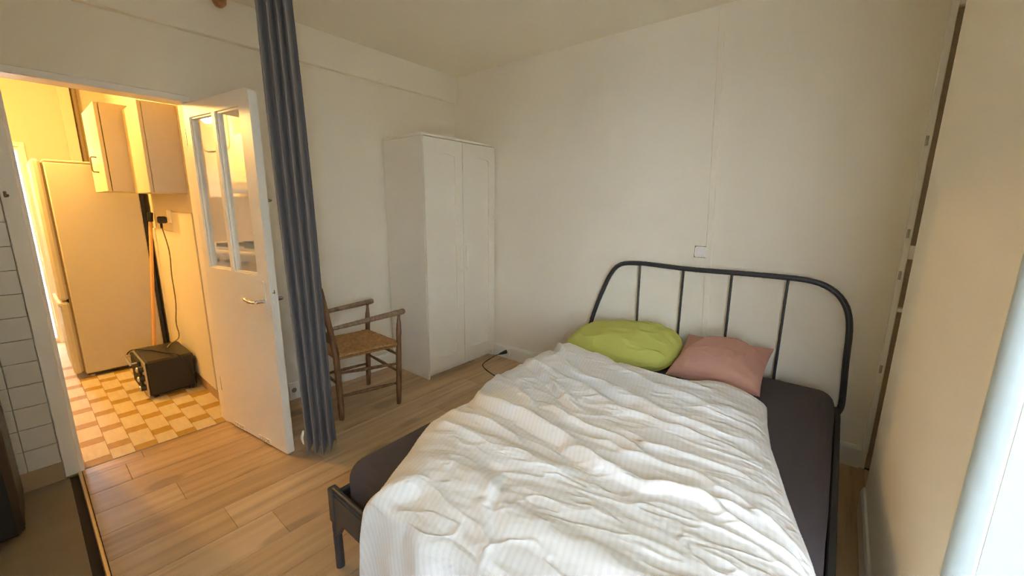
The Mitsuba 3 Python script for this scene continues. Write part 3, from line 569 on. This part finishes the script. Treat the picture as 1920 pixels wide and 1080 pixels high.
put('cross_rail', bx(1.50, 3.03, -0.10, -0.075, 0.21, 0.30, 0.004), 'm_bedmetal', t, smooth=False)
put('slat_base', cat_(*[bx(BX0 + 0.025, BX1 - 0.03, y, y + 0.06, 0.205, 0.222) for y in np.arange(-2.05, -0.15, 0.15)]), 'm_dark', t, smooth=False)

# mattress in a fitted sheet
MX0, MX1, MY0, MY1, MZ0, MZ1 = 1.592, 3.018, -2.098, -0.112, 0.222, 0.450
def rounded(x0, x1, y0, y1, z0, z1, r, seg=24):
    sp = [m3.Manifold.sphere(r, seg).translate((x, y, z)) for x in (x0 + r, x1 - r) for y in (y0 + r, y1 - r) for z in (z0 + r, z1 - r)]
    return m3.Manifold.batch_hull(sp)
mm = rounded(MX0, MX1, MY0, MY1, MZ0, MZ1, 0.075).refine_to_length(0.05).to_mesh()
mm = trimesh.Trimesh(np.array(mm.vert_properties[:, :3]), np.array(mm.tri_verts))
mm.vertices += mm.vertex_normals * (0.012 * (meshkit.fbm(mm.vertices * 3.0, 3) - 0.5))[:, None]
single('mattress', mm, 'm_sheet', 'thick mattress in a dark brown grey fitted sheet on the metal bed', 'mattress', smooth=True)

# ------------------------------------------------------------------ duvet
def interp(x, pts): pts = np.array(pts); return np.interp(x, pts[:, 0], pts[:, 1])
def sm(x): x = np.clip(x, 0, 1); return x * x * (3 - 2 * x)
NU, NV = 300, 460
U = np.linspace(0, 1, NU)
V = np.linspace(0, 1, NV)
HANG = 0.36
yfoot = -2.125
yt = interp(U, [(0, -.50), (.12, -.53), (.22, -.58), (.38, -.64), (.55, -.67), (.66, -.66), (.78, -.55), (.86, -.54), (.93, -.58), (1, -.66)])
yt = np.convolve(np.pad(yt, 12, mode='edge'), np.ones(25) / 25, mode='valid')
UU, VV = np.meshgrid(U, V)
Lbed = (yt[None, :] - yfoot)
arcL = VV * (Lbed + HANG)
on = np.minimum(arcL, Lbed)
over = np.clip(arcL - Lbed, 0, None)
YY = yt[None, :] - on
left = [(-2.50, 1.90), (-2.13, 1.895), (-2.05, 1.845), (-1.95, 1.795), (-1.85, 1.735), (-1.75, 1.685), (-1.6, 1.678), (-1.47, 1.672), (-1.38, 1.615), (-1.30, 1.575), (-1.1, 1.568), (-.8, 1.562), (-.5, 1.60)]
right = [(-2.50, 2.98), (-2.13, 3.035), (-1.75, 3.025), (-1.58, 3.005), (-1.45, 2.955), (-1.3, 2.91), (-1.15, 2.87), (-1.02, 2.832), (-.8, 2.79), (-.62, 2.765), (-.45, 2.72)]
XL, XR = interp(YY.ravel(), left).reshape(YY.shape), interp(YY.ravel(), right).reshape(YY.shape)
XL = XL - 0.045 * np.clip(over / HANG, 0, 1); XR = XR - 0.02 * over / HANG
XX = XL + (XR - XL) * UU
# top of the mattress under the cloth
def fall(d, r=0.075): d = np.clip(d, 0, r); return -(r - np.sqrt(np.clip(r * r - d * d, 0, None)))
base = MZ1 + fall(MX0 + 0.075 - XX) + fall(XX - (MX1 - 0.075))
base = base - np.clip(MX0 - XX, 0, 1) * 0.9
dl, dr_, dt = XX - XL, XR - XX, on
eg = np.minimum(np.minimum(dl, dr_), np.minimum(dt, 0.045 + 0.9 * np.clip(Lbed - arcL, 0, None)))
eg = np.minimum(eg, 0.25)
Tk = 0.012 + 0.062 * np.sqrt(np.clip(1 - (1 - np.clip(eg / 0.11, 0, 1)) ** 2, 0, 1)) + 0.030 * sm(eg / 0.25)
Z = base + Tk
FOLDS = [
 ([[2.05, -1.93], [2.35, -1.99], [2.62, -1.97], [2.85, -1.93]], .012, .06, 1), ([[2.02, -2.02], [1.95, -2.12], [1.93, -2.3]], .012, .05, 1),
 ([[2.18, -1.86], [2.24, -2.02], [2.40, -2.14]], .006, .03, 1),  # polyline, height, width, side of the hollow
 ([[1.60, -1.40], [1.8, -1.52], [2.08, -1.55], [2.25, -1.59], [2.38, -1.63], [2.48, -1.67]], .026, .040, -1),
 ([[2.28, -1.63], [2.45, -1.64], [2.57, -1.64], [2.72, -1.58], [2.88, -1.55]], .022, .030, 1),
 ([[2.3, -1.52], [2.44, -1.53], [2.55, -1.51], [2.67, -1.49], [2.81, -1.51], [2.88, -1.54], [2.97, -1.59]], .018, .024, 1),
 ([[2.43, -1.43], [2.51, -1.42], [2.65, -1.39], [2.76, -1.38], [2.83, -1.37]], .013, .02, 1),
 ([[2.03, -1.41], [2.25, -1.45], [2.43, -1.46], [2.55, -1.51]], .018, .028, 1),
 ([[1.62, -0.85], [1.97, -1.05], [2.17, -1.11], [2.37, -1.15], [2.57, -1.18], [2.74, -1.1]], .024, .055, 1),
 ([[1.62, -1.05], [1.85, -1.1], [2.09, -1.18], [2.28, -1.25], [2.46, -1.26], [2.75, -1.24]], .020, .040, 1),
 ([[1.75, -1.80], [2.08, -1.77], [2.3, -1.76], [2.41, -1.72]], .020, .05, 1),
 ([[2.69, -1.59], [2.83, -1.62], [2.94, -1.64], [3.0, -1.66]], .016, .022, 1),
 ([[1.70, -1.66], [1.81, -1.69], [1.97, -1.68], [2.2, -1.71]], .018, .035, 1),
 ([[1.59, -0.98], [1.76, -1.09], [1.93, -1.21], [2.06, -1.28], [2.2, -1.35]], .018, .026, -1),
 ([[1.85, -.66], [2.08, -0.82], [2.35, -0.95], [2.59, -0.98], [2.77, -0.89]], .022, .05, 1),
 ([[1.60, -.62], [1.72, -.78], [1.80, -.95]], .022, .03, -1),
 ([[1.95, -.60], [2.15, -.72], [2.4, -.80], [2.6, -.78]], .016, .035, 1),
 ([[1.60, -1.25], [1.75, -1.33], [1.95, -1.42], [2.05, -1.50]], .014, .022, 1)]
def seg_dist(X, Y, poly):
    best = np.full(X.shape, 9.0); sgn = np.ones(X.shape); tt = np.zeros(X.shape)
    poly = np.array(poly); L = np.r_[0, np.cumsum(np.linalg.norm(np.diff(poly, axis=0), axis=1))]
    for i in range(len(poly) - 1):
        a, d = poly[i], poly[i + 1] - poly[i]; n = np.linalg.norm(d)
        q = np.clip(((X - a[0]) * d[0] + (Y - a[1]) * d[1]) / n ** 2, 0, 1)
        ex, ey = X - a[0] - q * d[0], Y - a[1] - q * d[1]; D = np.hypot(ex, ey)
        c = D < best
        best = np.where(c, D, best); sgn = np.where(c, np.sign(d[0] * ey - d[1] * ex), sgn); tt = np.where(c, (L[i] + q * n) / L[-1], tt)
    return best, sgn, tt
wig = (meshkit.fbm(np.stack([XX * 6, YY * 6, XX * 0], -1), 3) - .5) * 0.05
for poly, A, w, side in FOLDS:
    D, sg, tt = seg_dist(XX, YY - over + wig, poly)
    env = sm(tt / 0.15) * sm((1 - tt) / 0.2) + 0.15
    A, w = A * 0.95, w * 0.70
    d = D * sg * side
    Z += A * env * (np.exp(-(d / w) ** 2) - 0.75 * np.exp(-((d - 1.7 * w) / (0.9 * w)) ** 2)) * np.exp(-np.clip(over, 0, None) / .15) * np.clip(eg / 0.05, 0.25, 1)
# broad unevenness and fine wrinkles running across the bed
Z += 0.022 * (meshkit.fbm(np.stack([XX * 1.6, YY * 2.6, XX * 0 + 5], -1), 2, 4) - .5) * np.clip(eg / 0.1, 0, 1)
ca, sa = math.cos(-0.10), math.sin(-0.10); A_, B_ = XX * ca - YY * sa, XX * sa + YY * ca
r1 = 1 - np.abs(2 * meshkit.fbm(np.stack([A_ * 3.2, B_ * 13, XX * 0], -1), 3, 9) - 1)
Z += 0.009 * (r1 ** 3 - .3) * np.clip(eg / 0.06, 0, 1)
# hem falls in soft folds over the foot end
foot = over > 0
ro = 0.040
th = np.clip(over / ro, 0, math.pi / 2)
drop = np.where(over < ro * math.pi / 2, ro * (1 - np.cos(th)), ro + over - ro * math.pi / 2)
outw = np.where(over < ro * math.pi / 2, ro * np.sin(th), ro)
crn = np.clip(arcL - (Lbed - 0.16), 0, None)                      # the folds start on top, before the edge
rad_ = np.arctan2(XX - 2.12, 0.12 + crn)                          # and fan out from the corner
hem = (0.020 * np.sin(rad_ * 9.0 + 0.8) * np.exp(-((XX - 2.05) / 0.30) ** 2) + 0.010 * np.sin(XX * 26 + 1.3 * np.sin(XX * 9))) * sm(crn / 0.35)
Z = Z + np.where(foot, 0, 1) * 0.25 * hem * sm(crn / 0.16)
flare = 0.02 * sm(over / 0.36) * np.exp(-((UU - 0.08) / 0.10) ** 2)
YY2 = YY - outw * 0.9 - (hem + 0.022 * sm(crn / 0.35)) - flare
Z2 = Z - drop
Zmin = 0.06
Z2 = np.maximum(Z2, Zmin)
top = np.stack([XX, YY2, Z2], -1)
# left and right edges roll under
nrm = np.zeros_like(top); gx, gy = np.gradient(top, axis=1), np.gradient(top, axis=0)
nrm = np.cross(gy, gx); nrm /= np.maximum(np.linalg.norm(nrm, axis=-1, keepdims=True), 1e-9); nrm *= np.where(nrm[..., 2:3] < 0, -1, 1) * 1.0
under = top.copy()
under[..., 2] = np.where(foot, under[..., 2], np.minimum(base + 0.004, Z2 - 0.006)); under[..., 1] += np.where(foot, 0.02, 0)
uvx = ((XX * math.cos(SA) + (YY - over) * math.sin(SA)))
uvy = (-(XX) * math.sin(SA) + (YY - over) * math.cos(SA))
uvw = np.stack([uvx, uvy], -1).reshape(-1, 2)
def rim(A, B):
    n = len(A); V_ = np.vstack([A, B]); i = np.arange(n - 1)
    return trimesh.Trimesh(V_, np.vstack([np.stack([i, i + 1, n + i + 1], 1), np.stack([i, n + i + 1, n + i], 1)]), process=False)
parts = [grid_mesh(top, True), grid_mesh(under)]
uvs = [uvw, uvw]
idx = np.arange(NU * NV).reshape(NV, NU)
for a_ in (idx[:, 0], idx[:, -1], idx[0], idx[-1]):
    parts.append(rim(top.reshape(-1, 3)[a_], under.reshape(-1, 3)[a_])); uvs += [uvw[a_], uvw[a_]]
single('duvet', cat_(*parts), 'm_duvet', 'rumpled white duvet with fine satin stripes spread over the bed', 'duvet', smooth=True, uv=np.vstack(uvs))

# ------------------------------------------------------------------ pillows
def pillow(c, ex, ey, w, d, th, seed, fold=None, rnd=0.0, wr_amp=1.0):
    ex, ey = np.array(ex, float), np.array(ey, float); ex /= np.linalg.norm(ex); ey -= ex * (ex @ ey); ey /= np.linalg.norm(ey); ez = np.cross(ex, ey)
    n = 130; a = np.linspace(-1, 1, n); A, B = np.meshgrid(a, a)
    prof = (np.clip(1 - np.abs(A) ** 2.4, 0, 1) * np.clip(1 - np.abs(B) ** 2.4, 0, 1)) ** 0.5
    # sides bow in between the corners; a soft filling rounds the corners off instead
    X = A * w / 2 * (1 - 0.06 * (1 - B ** 2) * np.abs(A) ** 3) * (1 - rnd * np.abs(B) ** 2 * np.abs(A)); Y = B * d / 2 * (1 - 0.08 * (1 - A ** 2) * np.abs(B) ** 3) * (1 - rnd * np.abs(A) ** 2 * np.abs(B))
    wr = (meshkit.fbm(np.stack([A * 1.8, B * 1.8, A * 0 + seed], -1), 3, seed) - .5)
    r = 1 - np.abs(2 * meshkit.fbm(np.stack([A * 2.2 + seed, B * 2.6, A * 0], -1), 2, seed + 3) - 1)
    up = prof * th * (0.56 + 0.22 * wr * wr_amp) + 0.012 * wr_amp * (r ** 5 - .15) * prof
    if fold is not None: up = fold(A, B, up, prof)
    dnz = -prof * th * 0.42
    Pu = np.array(c) + X[..., None] * ex + Y[..., None] * ey + (up + 0.003)[..., None] * ez
    Pd = np.array(c) + X[..., None] * ex + Y[..., None] * ey + (dnz - 0.003)[..., None] * ez
    Pd[..., 2] = np.maximum(Pd[..., 2], MZ1 + 0.004); Pu[..., 2] = np.maximum(Pu[..., 2], Pd[..., 2] + 0.004)   # it lies on the mattress
    ms = [grid_mesh(Pu), grid_mesh(Pd, True)]
    for sl in ((slice(None), 0), (slice(None), -1), (0, slice(None)), (-1, slice(None))): ms.append(rim(Pu[sl], Pd[sl]))
    return cat_(*ms)
def fold_green(A, B, up, prof):
    l = B - (0.66 - 0.30 * (A - 0.1) - 0.5 * (A - .1) ** 2)
    m = sm((A + 0.25) / 0.2) * sm((0.75 - A) / 0.2)
    return up - m * 0.016 * np.exp(-(l / 0.035) ** 2) + m * 0.010 * sm(l / 0.08) * prof
def fold_pink(A, B, up, prof):
    l = B - (0.60 - 1.10 * np.abs(A - 0.12) ** 2.0 * np.where(A < .12, 1.0, 0.55) - 0.04 * A)
    belly = sm(-l / 0.16 + 0.05)
    return up * (0.30 + 0.80 * belly) + 0.012 * belly * prof - 0.016 * np.exp(-((l - 0.03) / 0.035) ** 2)
single('pillow', pillow((1.915, -0.345, 0.503), (1, 0.02, 0.085), (0.02, 0.95, 0.14), 0.76, 0.54, 0.24, 2, fold_green, 0.22), 'm_green', 'lime green pillow tucked under the duvet at the headboard', 'pillow', smooth=40)
single('pillow', pillow((2.490, -0.325, 0.535), (1, 0.0, 0.02), (0.0, 0.92, 0.30), 0.46, 0.43, 0.17, 5, fold_pink, 0.0, 0.5), 'm_pink', 'dusty pink pillow propped against the headboard bars', 'pillow', smooth=40)

# ------------------------------------------------------------------ small things on the walls and floor
tr = tube([(2.236, -0.005, 2.50), (2.342, -0.005, 0.13)], 0.5, 4)
dvec = np.array([2.342 - 2.236, 0, 0.13 - 2.50]); Ld = np.linalg.norm(dvec); dvec /= Ld
side = np.array([-dvec[2], 0, dvec[0]])
trk = bx(0, 0.034, 0, 0.010, 0, Ld, 0.002); trk.apply_translation((-0.017, 0, 0))
single('cable_trunking', place(trk, axes((2.236, 0.0, 2.50), side, (0, -1, 0), dvec)), 'm_wall', 'slim painted cable trunking running down the wall behind the bed', 'trunking', smooth=False)
t = thing('light_switch', 'small square white wall switch above the headboard', 'switch')
sw = m3.Manifold.batch_hull([m3.Manifold.cylinder(0.012, 0.012, 0.010, 16).translate((x, z, 0)) for x in (-0.028, 0.028) for z in (-0.022, 0.022)])
put('plate', place(trimesh.Trimesh(np.array(sw.to_mesh().vert_properties[:, :3]), np.array(sw.to_mesh().tri_verts)), axes((2.253, 0, 1.113), (1, 0, 0), (0, 0, 1), (0, -1, 0))), 'm_plastic', t, smooth=30)
put('rocker', bx(2.229, 2.277, -0.0165, -0.011, 1.093, 1.133, 0.002), 'm_plastic', t, smooth=False)
put('shadow_line', bx(2.2105, 2.2955, -0.004, 0, 1.0765, 1.1495, 0.001), 'm_gasket', t, smooth=False)  # thin dark plate, its colour draws the shadow line round the switch
t = thing('wall_socket', 'small white socket on the baseboard right of the wardrobe', 'socket')
put('plate', bx(0.625, 0.70, -0.021, -0.013, 0.03, 0.10, 0.003), 'm_trim', t, smooth=False)
t = thing('floor_cable', 'black plug and dark cord running from the baseboard socket under the bed', 'cord')
put('plug', cat_(tube([(0.66, -0.02, 0.066), (0.66, -0.045, 0.066), (0.645, -0.075, 0.060), (0.635, -0.09, 0.056)], [.017, .016, .010, .006], 12)), 'm_black', t, smooth=50)
put('cord', tube([(0.636, -0.088, 0.056), (0.60, -0.12, 0.035), (0.575, -0.19, 0.006), (0.60, -0.27, 0.004), (0.70, -0.34, 0.004), (0.85, -0.39, 0.004), (0.97, -0.44, 0.004), (1.10, -0.53, 0.004), (1.3, -0.62, 0.004), (1.52, -0.64, 0.004)], 0.0042, 8, smoothpath=70), 'm_dark', t, smooth=60)
t = thing('wall_socket', 'small socket on the baseboard in the gap behind the open door', 'socket')
put('plate', bx(0.0135, 0.022, -1.665, -1.60, 0.04, 0.105, 0.003), 'm_trim', t, smooth=False)
put('holes', tube([(0.0215, -1.632, 0.072), (0.0228, -1.632, 0.072)], 0.018, 14, dome=False), 'm_gasket', t)
